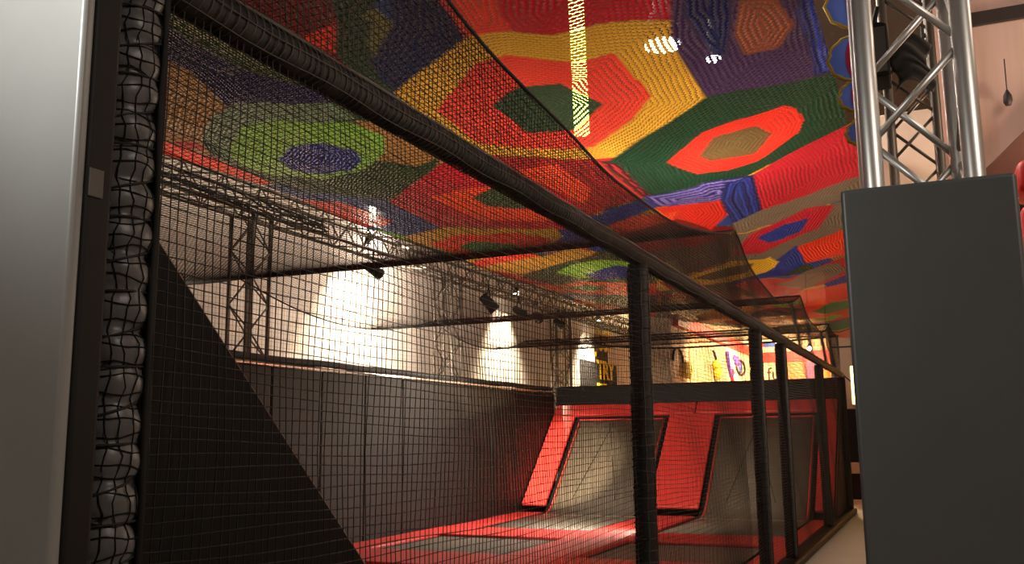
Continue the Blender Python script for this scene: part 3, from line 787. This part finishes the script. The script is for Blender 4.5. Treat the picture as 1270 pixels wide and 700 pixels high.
# scalloped trim on its right-hand edge
for k, (sx, sy, sz, sr) in enumerate(((-0.25, 5.5, 3.98, 0.17), (-0.28, 5.5, 3.64, 0.145), (-0.28, 5.5, 3.41, 0.10), (-0.27, 5.5, 3.19, 0.085))):
    pts = [(sx - sr * math.sin(PI * i / 14), sy + 0.03 * math.cos(PI * i / 14), sz + sr * math.cos(PI * i / 14)) for i in range(15)]
    s = MB().prism(pts, (0, 0.012, 0)).build('scallop', M['blue_cloth'], t)
    MB().prism([(sx - 0.34 * sr * math.sin(PI * i / 14), sy - 0.004 + 0.03 * math.cos(PI * i / 14), sz + 0.96 * sr * math.cos(PI * i / 14)) for i in range(15)], (0, 0.004, 0)).build('red_stripe', M['crimson_cloth'], s)
    MB().tube([(q[0] + 0.008 * math.sin(i * 2.4), q[1] + 0.006, q[2]) for i, q in enumerate(pts)], 0.011, 6).build('fringe', M['yellow_fringe'], s)
o = MB().grid(lambda u, v: (-0.27 + 0.07 * u + 0.012 * math.sin(v * 14), 5.53 + 0.02 * math.sin(u * 9), 3.30 + 1.2 * v), 6, 40).build('drape', M['crimson_cloth'], None, solid=0.01)
tag(o, 'crimson cloth drape hanging behind the scalloped edge of the canopy', 'drape')

# ------------------------------------------------------------------ near pads and truss column
t = thing('wall_pad', 'big pale grey vinyl pad at the left edge beside the near netted post', 'wall pad', (-2.1, 1.30, 0.0))
MB().box(-0.6, 0.560, 0.0, 0.03, 0.0, 3.0).build('face_panel', M['vinyl_silver'], t, bevel=0.010, seg=4)
MB().box(-0.6, 0.566, 0.022, 0.095, 0.0, 3.0).build('core', M['matte_core'], t, bevel=0.012, seg=3)
o = MB().box(-0.003, 0.003, -0.018, 0.018, -0.03, 0.03).build('tape_tag', M['tape'], None, bevel=0.002)
o.location = (-1.5325, 1.347, 2.02)
tag(o, 'small clear tape tag between the pale grey pad and the near netted post', 'tag')

def truss(name, label, cat, loc, w, h, chord_r, brace_r, pitch, material, faces=(0, 1, 2, 3), rot=0.0, single=True, along='z', z_node=0.0):
    t = thing(name, label, cat, loc, rot)
    cs = [(-w / 2, -w / 2), (w / 2, -w / 2), (w / 2, w / 2), (-w / 2, w / 2)]
    def P(a, b, c): return (a, b, c) if along == 'z' else (a, c, b)
    for a, b in cs:
        MB().tube([P(a, b, 0), P(a, b, h)], chord_r, 20 if single else 8).build('chord', material, t)
    for f in faces:
        a, b = cs[f], cs[(f + 1) % 4]
        z = z_node - math.ceil(z_node / (2 * pitch)) * 2 * pitch; k = {0: 1, 1: 0, 2: 1, 3: 0}[f]
        group = MB()
        while z < h - 0.02:
            z1 = z + pitch
            za, zb = max(z, 0.01), min(z1, h - 0.01)
            ta, tb = (za - z) / pitch, (zb - z) / pitch
            p0, p1 = (a, b) if k % 2 == 0 else (b, a)
            q = lambda u: (p0[0] + (p1[0] - p0[0]) * u, p0[1] + (p1[1] - p0[1]) * u)
            gp = 0.035 if single else 0.0
            A, B = q(max(ta, gp)), q(min(tb, 1 - gp)); za, zb = z + pitch * max(ta, gp), z + pitch * min(tb, 1 - gp)
            mb = MB().tube([P(A[0], A[1], za), P(B[0], B[1], zb)], brace_r, 10 if single else 5)
            if single: mb.build('brace', material, t)
            else: group.v, group.f, group.s = (group.v + mb.v, group.f + [tuple(i + len(group.v) for i in ff) for ff in mb.f], group.s + mb.s)
            z = z1; k += 1
        if not single: group.build('lattice', material, t)
    return t
truss('truss_column', 'shiny aluminium truss column rising out of the dark grey pad on the right', 'truss', (0.0013, 2.367, 0.0), 0.21, 3.6, 0.0235, 0.0085, 0.221, M['alu'], rot=0.09, z_node=2.382)
# pad sleeve of the column (open above, hollow round the truss)
mb = MB()
o = thing('column_pad', 'tall dark grey vinyl pad wrapped round the truss column on the right', 'column pad', (0.01, 2.375, 0.0), 0.02)
x0, x1, y0, y1, ztp, th = -0.178, 0.178, -0.178, 0.178, 2.045, 0.022
MB().box(x0, x1, y0, y0 + th, 0.0, ztp).build('front_panel', M['vinyl_grey'], o, bevel=0.010, seg=4)
MB().box(x0, x0 + th, y0 + th, y1, 0.0, ztp - 0.003).build('side_panel', M['vinyl_grey'], o, bevel=0.008, seg=3)
MB().box(x1 - th, x1, y0 + th, y1, 0.0, ztp - 0.003).build('side_panel', M['vinyl_grey'], o, bevel=0.008, seg=3)
MB().box(x0 + th, x1 - th, y1 - th, y1, 0.0, ztp - 0.003).build('rear_panel', M['vinyl_grey'], o, bevel=0.008, seg=3)

# second truss with loudspeaker, farther back
truss('truss_column', 'dark slim truss column standing behind the shiny one', 'truss', (0.0, 5.1, 0.0), 0.22, 4.6, 0.022, 0.008, 0.22, M['alu_dull'], rot=0.0)
t = thing('loudspeaker', 'black loudspeaker hung on the dark truss behind the shiny column', 'loudspeaker', (-0.155, 4.82, 3.22))
MB().prism([(-0.07, -0.1, 0), (0.07, -0.1, 0), (0.07, -0.1, 0.27), (-0.03, -0.1, 0.30)], (0, 0.22, 0)).build('cabinet', M['black'], t, bevel=0.01)
MB().box(-0.05, 0.06, -0.108, -0.1, 0.02, 0.25).build('grille', M['cloth_grey'], t)
MB().tube([(0.0, 0.02, 0.28), (0.03, 0.05, 0.42)], 0.012, 8).build('bracket', M['black'], t)
o = MB().grid(lambda u, v: (-0.07 + 0.17 * u + 0.02 * math.sin(v * 7), 4.93 - 0.012 * math.sin(v * 24 + u * 4) - 0.04 * math.sin(u * 3), 3.20 + 0.24 * v + 0.04 * math.sin(u * 4)), 12, 24).build('cloth_cover', M['cloth_grey'], None, solid=0.006)
tag(o, 'dark grey cloth bundled on the slim truss beside the loudspeaker', 'cloth')

# right-hand background: timber wall, trim and stair
t = thing('timber_wall_panel', 'pale pink timber wall panel at the top right behind the column', 'wall panel', (0.45, 7.0, 0))
MB().prism([(-0.12, 0, 3.0), (-0.12, 0, 5.6), (1.9, 0, 5.6), (1.9, 0, 4.85)], (0, 0.08, 0)).build('panel', M['pink_wood'], t)
MB().box(-0.12, 1.9, -0.03, 0.0, 4.30, 4.40).build('dark_strip', M['dark_trim'], t, bevel=0.005)
o = MB().prism([(0.28, 6.86, 2.75), (0.28, 6.86, 3.12), (2.4, 6.86, 5.05), (2.4, 6.86, 4.65)], (0, 0.09, 0)).build('stair_stringer', M['brown'], None, bevel=0.01)
tag(o, 'brown sloping timber stringer under the pale pink wall panel', 'stringer')
o = MB().box(0.175, 0.28, 6.85, 6.97, 0, 5.6).build('timber_post', M['pink_trim'], None, bevel=0.008)
tag(o, 'pink painted timber post left of the pale pink wall panel', 'post')
o = MB().box(-0.30, 0.17, 7.6, 7.7, 0, 3.95).build('partition_panel', M['beige'], None, bevel=0.006)
tag(o, 'beige partition panel behind the slim dark truss', 'partition')
o = MB().box(0.10, 0.30, 7.3, 7.6, 4.02, 5.2).build('air_duct', M['black'], None, bevel=0.02)
tag(o, 'black box duct above the beige partition panel', 'duct')
t = thing('hanging_tassel', 'small dark tassel on a cord hanging before the pale pink wall panel', 'tassel', (0.592, 6.9, 3.72))
MB().tube([(0, 0, 0.05), (0.002, 0, 0.28)], 0.004, 6).build('cord', M['cable'], t)
MB().tube([(0, 0, -0.05), (0, 0, -0.02), (0, 0, 0.02), (0, 0, 0.06)], [0.018, 0.03, 0.026, 0.006], 10).build('tuft', M['dark_trim'], t)
for lab, z0, z1, mm in (('glossy red padded block high at the right edge behind the column pad', 2.92, 3.14, 'red_paint'), ('red padded block lower at the right edge behind the column pad', 2.40, 2.86, 'vinyl_red')):
    o = MB().box(0.55, 1.15, 6.3, 6.7, z0, z1).build('padded_block', M[mm], None, bevel=0.06, seg=4)
    tag(o, lab, 'padded block')
o = MB().box(0.50, 1.3, 6.25, 6.75, 0, 2.38).build('block_stand', M['beige'], None, bevel=0.02)
tag(o, 'beige stand carrying the red padded blocks at the right edge', 'stand')

# ------------------------------------------------------------------ trusses and lamps on the left
TX = -8.15
for i, (y, lab) in enumerate(((9.72, 'nearest lattice truss tower standing left of the first bright wall patch'), (15.25, 'lattice truss tower between the first and second bright wall patches'),
                              (21.0, 'lattice truss tower between the second bright patch and the yellow lettering'), (28.0, 'farthest lattice truss tower beyond the yellow lettering'))):
    truss('truss_tower', lab, 'truss', (TX, y, 0), 0.36, 4.42, 0.03, 0.013, 0.36, M['alu_dull'], single=False)
truss('truss_beam', 'long horizontal lattice truss carrying the canopy along the left wall', 'truss', (TX, 5.0, 4.62), 0.36, 26.0, 0.028, 0.013, 0.36, M['alu_dull'], single=False, along='y')
mb = MB()
for k in range(7):
    pts = [(TX + 0.33 + 0.05 * math.sin(y * 1.7 + k), y, 4.42 + 0.05 * math.sin(y * 2.9 + k * 1.3) + k * 0.02) for y in np.arange(5.2, 11.0, 0.25)]
    mb.tube(pts, 0.012, 5)
o = mb.build('cable_bundle', M['cable'])
tag(o, 'tangle of dark cables along the near end of the horizontal truss', 'cables')

def spot_fixture(label, loc, aim, lens='glass_dark', size=1.0, group='stage lamps on the left truss'):
    t = thing('stage_lamp', label, 'stage lamp', loc, 0, group)
    d = (Vector(aim) - Vector(loc)).normalized()
    L0 = 0.30 * size; r = 0.085 * size
    b = MB().tube([d * -L0 * 0.5, d * -L0 * 0.42, d * L0 * 0.2, d * L0 * 0.5], [r * 0.55, r * 0.85, r, r * 1.12], 14).build('lamp_body', M['black'], t)
    MB().tube([d * (L0 * 0.5), d * (L0 * 0.5 + 0.012)], r * 0.98, 14).build('lens', M[lens], b)
    s = Vector((0, 1, 0)) if abs(d.y) < 0.8 else Vector((1, 0, 0))
    s = (s - d * s.dot(d)).normalized()
    top = Vector((0, 0, 0.24 * size))
    MB().tube([s * r * 1.2, s * r * 1.25 + top * 0.6, top, -s * r * 1.25 + top * 0.6, -s * r * 1.2], 0.012, 6).build('yoke', M['black'], t)
    MB().tube([top, top + Vector((0, 0, 0.06))], 0.02, 8).build('clamp', M['black'], t)
    return t
spot_fixture('first stage lamp under the horizontal truss, above the nearest bright wall patch', (-7.95, 12.4, 4.12), (-5.0, 17.5, 1.0))
spot_fixture('second stage lamp under the horizontal truss, leftmost of the dark cluster', (-7.95, 16.6, 4.12), (-5.5, 18, 1.0), size=1.3)
spot_fixture('third stage lamp under the horizontal truss, middle of the dark cluster', (-7.95, 18.1, 4.12), (-3.0, 18, 1.0))
spot_fixture('fourth stage lamp under the horizontal truss, round one of the dark cluster', (-7.95, 19.1, 4.12), (-3.0, 12, 1.0), size=1.2)
spot_fixture('fifth stage lamp under the horizontal truss, farthest of the dark cluster', (-7.95, 20.4, 4.12), (-3.0, 18, 1.0))

# wall washers above the bright patches
WASH = [(13.25, 'nearest'), (19.45, 'second'), (25.2, 'third'), (30.6, 'farthest')]
for y, w in WASH:
    spot_fixture('%s small wall washer lamp aimed down the white wall' % w, (-8.6, y, 4.84), (-8.97, y, 2.0), 'lamp_warm', 0.7, 'wall washers on the white wall')

# ------------------------------------------------------------------ lettering on the white wall
t = thing('wall_lettering', 'black painted sign on the white wall with tall yellow letters', 'sign', (-8.985, 26.0, 0))
MB().box(-0.012, 0.0, -1.35, 1.9, 1.0, 3.62).build('backing', M['sign_black'], t)
MB().box(-0.012, 0.0, -0.02, 1.1, 3.62, 4.45).build('backing', M['sign_black'], t)
def text(s, name, mtl, parent, y0, z0, wid, hgt, x=0.004, ext=0.008, ry=False, bold=0.03):
    cu = bpy.data.curves.new(name, 'FONT'); cu.body = s; cu.extrude = ext; cu.size = 1.0; cu.resolution_u = 4; cu.offset = bold
    tmp = bpy.data.objects.new(name, cu); COL.objects.link(tmp)
    bpy.context.view_layer.update()
    me = bpy.data.meshes.new_from_object(tmp.evaluated_get(bpy.context.evaluated_depsgraph_get()))
    bpy.data.objects.remove(tmp); bpy.data.curves.remove(cu)
    co_ = np.array([v.co for v in me.vertices])
    mn, mx = co_.min(0), co_.max(0)
    for v in me.vertices:
        u = (v.co.x - mn[0]) / (mx[0] - mn[0]) * wid; w = (v.co.y - mn[1]) / (mx[1] - mn[1]) * hgt; d = v.co.z
        v.co = (x + d, y0 + u, z0 + w) if not ry else (y0 + u, x - d, z0 + w)
    me.materials.clear(); me.materials.append(mtl)
    o = bpy.data.objects.new(name, me); COL.objects.link(o); o.parent = parent
    return o
text('JUST', 'lettering', M['yellow'], t, -0.10, 3.78, 1.6, 0.86)
text('TRY', 'lettering', M['yellow'], t, 0.05, 3.14, 1.65, 0.56)
text('IT', 'lettering', M['yellow'], t, 0.05, 2.50, 0.8, 0.52)

# ------------------------------------------------------------------ background beyond the court
o = MB().box(-6.0, -5.86, 23.4, 34.9, 4.25, 4.55).build('red_beam', M['red_paint'], None, bevel=0.02)
tag(o, 'long red beam running along the top of the graffiti wall', 'beam')
o = MB().box(-5.999, -5.985, 25.0, 27.6, 0.5, 4.2).build('brick_panel', M['brick_red'], None)
tag(o, 'red brick patch on the graffiti wall', 'brick panel')
def squiggle(label, mtl, fn, n=40, r=0.03, name='graffiti_mark'):
    o = MB().tube([fn(i / n) for i in range(n + 1)], r, 6).build(name, M[mtl])
    o.location.x = r - 0.019
    return tag(o, label, 'graffiti', 'spray paint marks on the far walls')
squiggle('dark arc sprayed at the left end of the graffiti wall', 'black_ink', lambda u: (-5.98, 23.7 + 0.5 * math.cos(PI * u), 3.35 + 0.35 * math.sin(PI * u)))
squiggle('yellow zigzag sprayed on the graffiti wall left of the brick patch', 'yellow_ink', lambda u: (-5.98, 24.2 + 0.7 * u, 3.0 + 0.35 * abs(math.sin(u * 9))), r=0.06)
squiggle('yellow blotch sprayed right of the brick patch', 'yellow_ink', lambda u: (-5.98, 28.1 + 0.35 * math.cos(9 * u) * u, 3.35 + 0.3 * math.sin(9 * u) * u), r=0.09)
squiggle('black bent stroke sprayed right of the brick patch', 'black_ink', lambda u: (-5.98, 27.9 + 0.6 * u, 3.95 - 0.6 * u * u), r=0.035)
squiggle('violet upright stroke sprayed beside the blue eye', 'violet_ink', lambda u: (-5.98, 29.9 + 0.5 * u * u, 4.1 - 0.75 * u), r=0.06)
squiggle('violet loop sprayed above the blue eye', 'violet_ink', lambda u: (-5.98, 31.0 + 0.8 * u, 3.9 + 0.12 * math.sin(u * 12)), r=0.05)
t = thing('graffiti_mark', 'blue eye drawing sprayed on the graffiti wall', 'graffiti', (-5.98, 32.2, 3.72), 0, 'spray paint marks on the far walls')
MB().tube([(0, 0.75 * math.cos(w), 0.24 * math.sin(w)) for w in np.linspace(0, 2 * PI, 24, endpoint=False)], 0.045, 6, closed=True).build('outline', M['black_ink'], t)
MB().tube([(-0.01, 0, 0), (0.02, 0, 0)], [0.19, 0.17], 16).build('iris', M['blue_ink'], t)
squiggle('magenta drip sprayed under the violet stroke', 'crimson_cloth', lambda u: (-5.98, 30.6 + 0.12 * math.sin(7 * u), 3.55 - 0.35 * u), r=0.05)
# end wall with its bands
o = MB().box(-5.84, -0.6, 34.85, 34.98, 4.05, 4.42).build('red_band', M['red_paint'])
tag(o, 'bright red band crossing the far end wall', 'band')
t = thing('fun_lettering', 'hand sprayed word fun on the far end wall', 'graffiti', (-5.55, 34.97, 0), 0, 'spray paint marks on the far walls')
o = text('fun', 'lettering', M['black_ink'], t, 0.0, 3.42, 0.72, 0.46, x=-0.004, ry=True, bold=0.0)
o = MB().box(-5.95, -5.2, 34.90, 34.97, 4.62, 4.80).build('wall_sign', M['blue_ink'])
tag(o, 'small blue and red sign above the red band on the far end wall', 'sign')
MB().box(-5.95, -5.6, 34.885, 34.90, 4.63, 4.79).build('red_field', M['red_paint'], o)
o = MB().box(-4.85, -4.2, 34.86, 34.97, 2.6, 4.03).build('striped_mural', M['orange_stripe'])
tag(o, 'orange striped panel on the far end wall under the red band', 'panel')
o = MB().box(-4.19, -3.72, 34.86, 34.97, 2.6, 4.03).build('purple_mural', M['purple_paint'])
tag(o, 'dull purple panel right of the orange striped panel', 'panel')
t = thing('orange_arch_panel', 'plain orange panel with a dark arch outline on the far end wall', 'panel', (-3.3, 34.9, 2.6))
MB().box(-0.42, 0.42, -0.03, 0.07, 0, 1.43).build('panel', M['orange_paint'], t)
MB().tube([(0.34 * math.cos(w), -0.04, 0.85 + 0.4 * math.sin(w)) for w in np.linspace(0, PI, 14)], 0.02, 6).build('arch_outline', M['purple_paint'], t)
o = MB().box(-2.8, -2.2, 34.86, 34.97, 2.6, 4.03).build('pink_mural', M['vinyl_red'])
tag(o, 'pinkish red panel at the right end of the far wall bands', 'panel')
# low maroon ceiling over the far area with ducts
o = MB().box(-6.2, 3.0, 23.6, 34.9, 5.35, 5.5).build('soffit', M['ceil_red'])
tag(o, 'low maroon soffit over the area beyond the court', 'soffit')
for i, (y, z, r, lab) in enumerate(((24.6, 4.55, 0.10, 'nearest shiny duct under the maroon soffit'), (26.2, 4.75, 0.13, 'second shiny duct under the maroon soffit'),
                                (28.0, 4.85, 0.10, 'third shiny duct under the maroon soffit'), (30.2, 5.0, 0.14, 'farthest shiny duct under the maroon soffit'))):
    t = thing('ceiling_duct', lab, 'duct', (0, y, z), 0, 'ducts beyond the court')
    MB().tube([(-5.6, 0, 0), (-3.0, 0, 0.02), (0.5, 0, 0)], r, 12).build('duct', M['duct'], t)
    mb = MB()
    for x in (-5.0, -3.6, -2.2, -0.8):
        mb.tube([(x, 0, r), (x, 0, 5.345 - z)], 0.01, 5)
    mb.build('hanger', M['black'], t)
t = thing('box_column', 'beige box column rising beyond the far right corner of the court', 'column', (-2.02, 24.0, 0))
MB().box(-0.26, 0.24, -0.2, 0.2, 0, 5.3).build('shaft', M['beige'], t, bevel=0.03)
MB().box(-0.27, 0.25, -0.21, 0.21, 3.52, 3.56).build('joint_band', M['dark_trim'], t)
MB().tube([(-0.30, -0.2, 4.6), (-0.30, -0.25, 3.6), (-0.12, -0.3, 3.0), (0.3, -0.3, 2.6)], 0.018, 6).build('cable', M['cable'], t)
t = thing('hanging_lamp', 'small bright lamp shining above the far end of the top rail', 'lamp', (-2.55, 22.2, 3.42))
MB().tube([(0, 0, 0), (0, -0.02, -0.02)], [0.03, 0.05], 12).build('lens', M['lamp_white'], t)
MB().tube([(0, 0.02, 0.02), (0, 0.1, 0.08)], [0.06, 0.04], 12).build('lamp_body', M['black'], t)
MB().tube([(0, 0.08, 0.08), (0, 0.08, 1.9)], 0.012, 6).build('rod', M['black'], t)
t = thing('lit_panel', 'glowing yellow light box beyond the far right corner of the court', 'light box', (-1.55, 22.8, 2.0))
MB().box(-0.2, 0.2, 0, 0.08, 0.15, 1.0).build('diffuser', M['lamp_yellow'], t)
MB().box(-0.22, 0.22, 0.02, 0.1, 0.13, 1.02).build('frame', M['beige'], t)
MB().box(-0.03, 0.03, 0.04, 0.09, -2.0, 0.14).build('post', M['black'], t)
o = MB().box(-1.95, -1.3, 23.2, 23.4, 0.0, 2.05).build('dark_board', M['vinyl_black'], None, bevel=0.02)
tag(o, 'dark padded board below the glowing yellow light box', 'board')
t = thing('bench', 'pale pink bench at the far end of the walkway', 'bench', (-1.6, 22.3, 0))
MB().box(-0.4, 0.5, -0.2, 0.2, 0.62, 0.85).build('seat', M['pink_trim'], t, bevel=0.02)
MB().box(-0.36, -0.3, -0.18, 0.18, 0, 0.62).build('leg', M['dark_trim'], t)
MB().box(0.4, 0.46, -0.18, 0.18, 0, 0.62).build('leg', M['dark_trim'], t)

# lamps hanging above the canopy, seen through it
def ceiling_lamp(label, loc, lens, r):
    t = thing('ceiling_lamp', label, 'lamp', loc, 0, 'lamps above the canopy')
    b = MB().tube([(0, 0, 0.02), (0, 0, 0.1), (0, 0, 0.35)], [r * 1.15, r * 1.1, r * 0.5], 18).build('lamp_body', M['black'], t)
    MB().tube([(0, 0, 0.0), (0, 0, 0.02)], r, 18).build('lens', M[lens], b)
    MB().tube([(0, 0, 0.34), (0, 0, 7.2 - loc[2])], 0.015, 6).build('rod', M['black'], t)
ceiling_lamp('large bright round lamp glowing through the gold part of the canopy', (-1.69, 6.603, 4.4), 'lamp_white', 0.13)
ceiling_lamp('smaller bright lamp glowing through the dark purple part of the canopy', (-1.395, 7.034, 4.4), 'lamp_white', 0.055)
t = thing('tube_lamp', 'tall lime lit tube lamp glowing through the red and gold canopy', 'lamp', (-3.31, 9.3, 4.75))
MB().tube([(0, 0, 0), (-0.02, 0.0, 1.0), (-0.06, 0.02, 2.2)], 0.085, 12).build('glow_tube', M['lamp_green'], t)
MB().tube([(-0.06, 0.02, 2.2), (-0.06, 0.02, 2.44)], 0.05, 10).build('mount', M['black'], t)

# ------------------------------------------------------------------ light
w = bpy.data.worlds.new('world'); sc.world = w; w.use_nodes = True
w.node_tree.nodes['Background'].inputs[0].default_value = (0.5, 0.45, 0.4, 1)
w.node_tree.nodes['Background'].inputs[1].default_value = 0.05

def light(name, kind, loc, power, color=(255, 230, 200), aim=None, size=0.2, angle=60, blend=0.5, sy=None):
    d = bpy.data.lights.new(name, kind); d.energy = power; d.color = lin(color)
    o = bpy.data.objects.new(name, d); COL.objects.link(o); o.location = loc
    if kind == 'SPOT': d.spot_size = math.radians(angle); d.spot_blend = blend; d.shadow_soft_size = size
    elif kind == 'AREA':
        d.size = size
        if sy: d.shape = 'RECTANGLE'; d.size_y = sy
    else: d.shadow_soft_size = size
    if aim is not None:
        o.rotation_euler = (Vector(aim) - Vector(loc)).to_track_quat('-Z', 'Y').to_euler()
    return o
for (y, _), pw in zip(WASH, (5600, 5600, 7000, 5000)):
    light('washer_light', 'SPOT', (-8.55, y, 4.80), pw * 1.2, (255, 232, 196), (-8.98, y, 2.5), 0.06, 84, 1.0)
light('wall_fill', 'AREA', (-7.75, 14.0, 4.2), 800, (255, 236, 216), (-9.0, 14.0, 3.1), 0.2, sy=19)  # added area fill to brighten the white wall, not an actual lamp
# stage lamps onto the far end of the court
light('court_spot', 'SPOT', (-7.3, 12.6, 3.2), 6000, (255, 225, 185), (-6.9, 18.0, 0.9), 0.08, 26, 0.6)
light('court_spot', 'SPOT', (-4.6, 9.0, 3.0), 2900, (255, 230, 200), (-5.2, 17.0, 0.5), 0.15, 46, 0.8)
# house lights below the canopy in the walkway
light('walkway_light', 'AREA', (1.4, 6.5, 2.7), 75, (255, 232, 205), (-1.2, 6.8, 3.7), 0.8)
light('walkway_light', 'AREA', (2.6, 12.5, 2.2), 80, (255, 232, 205), (-1.0, 12.5, 3.6), 0.8)
# lamps above the canopy
light('house_light', 'AREA', (-2.5, 8.0, 6.8), 350, (255, 235, 215), (-2.5, 8.0, 0), 2.5)
light('house_light', 'AREA', (-5.0, 13.0, 6.8), 250, (255, 235, 215), (-5.0, 13.0, 0), 2.5)
light('lamp_light', 'POINT', (-1.69, 6.603, 4.30), 60, (255, 245, 235), None, 0.08)
light('lamp_light', 'POINT', (-1.395, 7.034, 4.32), 15, (255, 245, 235), None, 0.06)
light('lamp_light', 'POINT', (-2.1, 5.4, 4.6), 60, (255, 235, 240), None, 0.1)
# the lamp behind the camera that lights the pads and the truss
light('entrance_light', 'SPOT', (-2.4, -0.5, 3.4), 450, (255, 252, 245), (-1.62, 1.3, 2.62), 0.25, 36, 1.0)
light('entrance_light', 'AREA', (-2.6, -1.2, 3.8), 20, (255, 250, 240), (0.0, 2.3, 2.4), 0.4)
light('entrance_light', 'AREA', (2.8, 0.2, 4.4), 60, (255, 240, 225), (0.2, 2.6, 2.4), 1.0)
# beyond the court
light('far_light', 'POINT', (-4.0, 31.5, 4.6), 1300, (255, 225, 170), None, 0.2)
light('far_light', 'SPOT', (-4.0, 29.5, 4.2), 4000, (255, 225, 170), (-5.2, 35.0, 3.8), 0.2, 140, 0.6)
light('far_light', 'SPOT', (-3.2, 26.0, 4.2), 3600, (255, 222, 165), (-6.0, 27.5, 3.6), 0.2, 120, 0.6)
light('stair_light', 'POINT', (2.0, 4.5, 4.6), 60, (255, 225, 200), None, 0.2)
light('canopy_fill', 'SPOT', (-7.85, 7.2, 2.3), 420, (255, 232, 205), (-5.9, 7.6, 4.4), 0.1, 100, 1.0)  # added unseen uplight that brightens the canopy's left underside
light('canopy_fill', 'SPOT', (-7.85, 12.5, 2.5), 260, (255, 232, 205), (-5.9, 12.6, 4.4), 0.1, 100, 1.0)  # second added uplight, farther along behind the padded wall

vs = sc.view_settings
vs.view_transform = 'Standard'; vs.look = 'None'; vs.exposure = 0.0; vs.gamma = 1.0; vs.use_curve_mapping = False
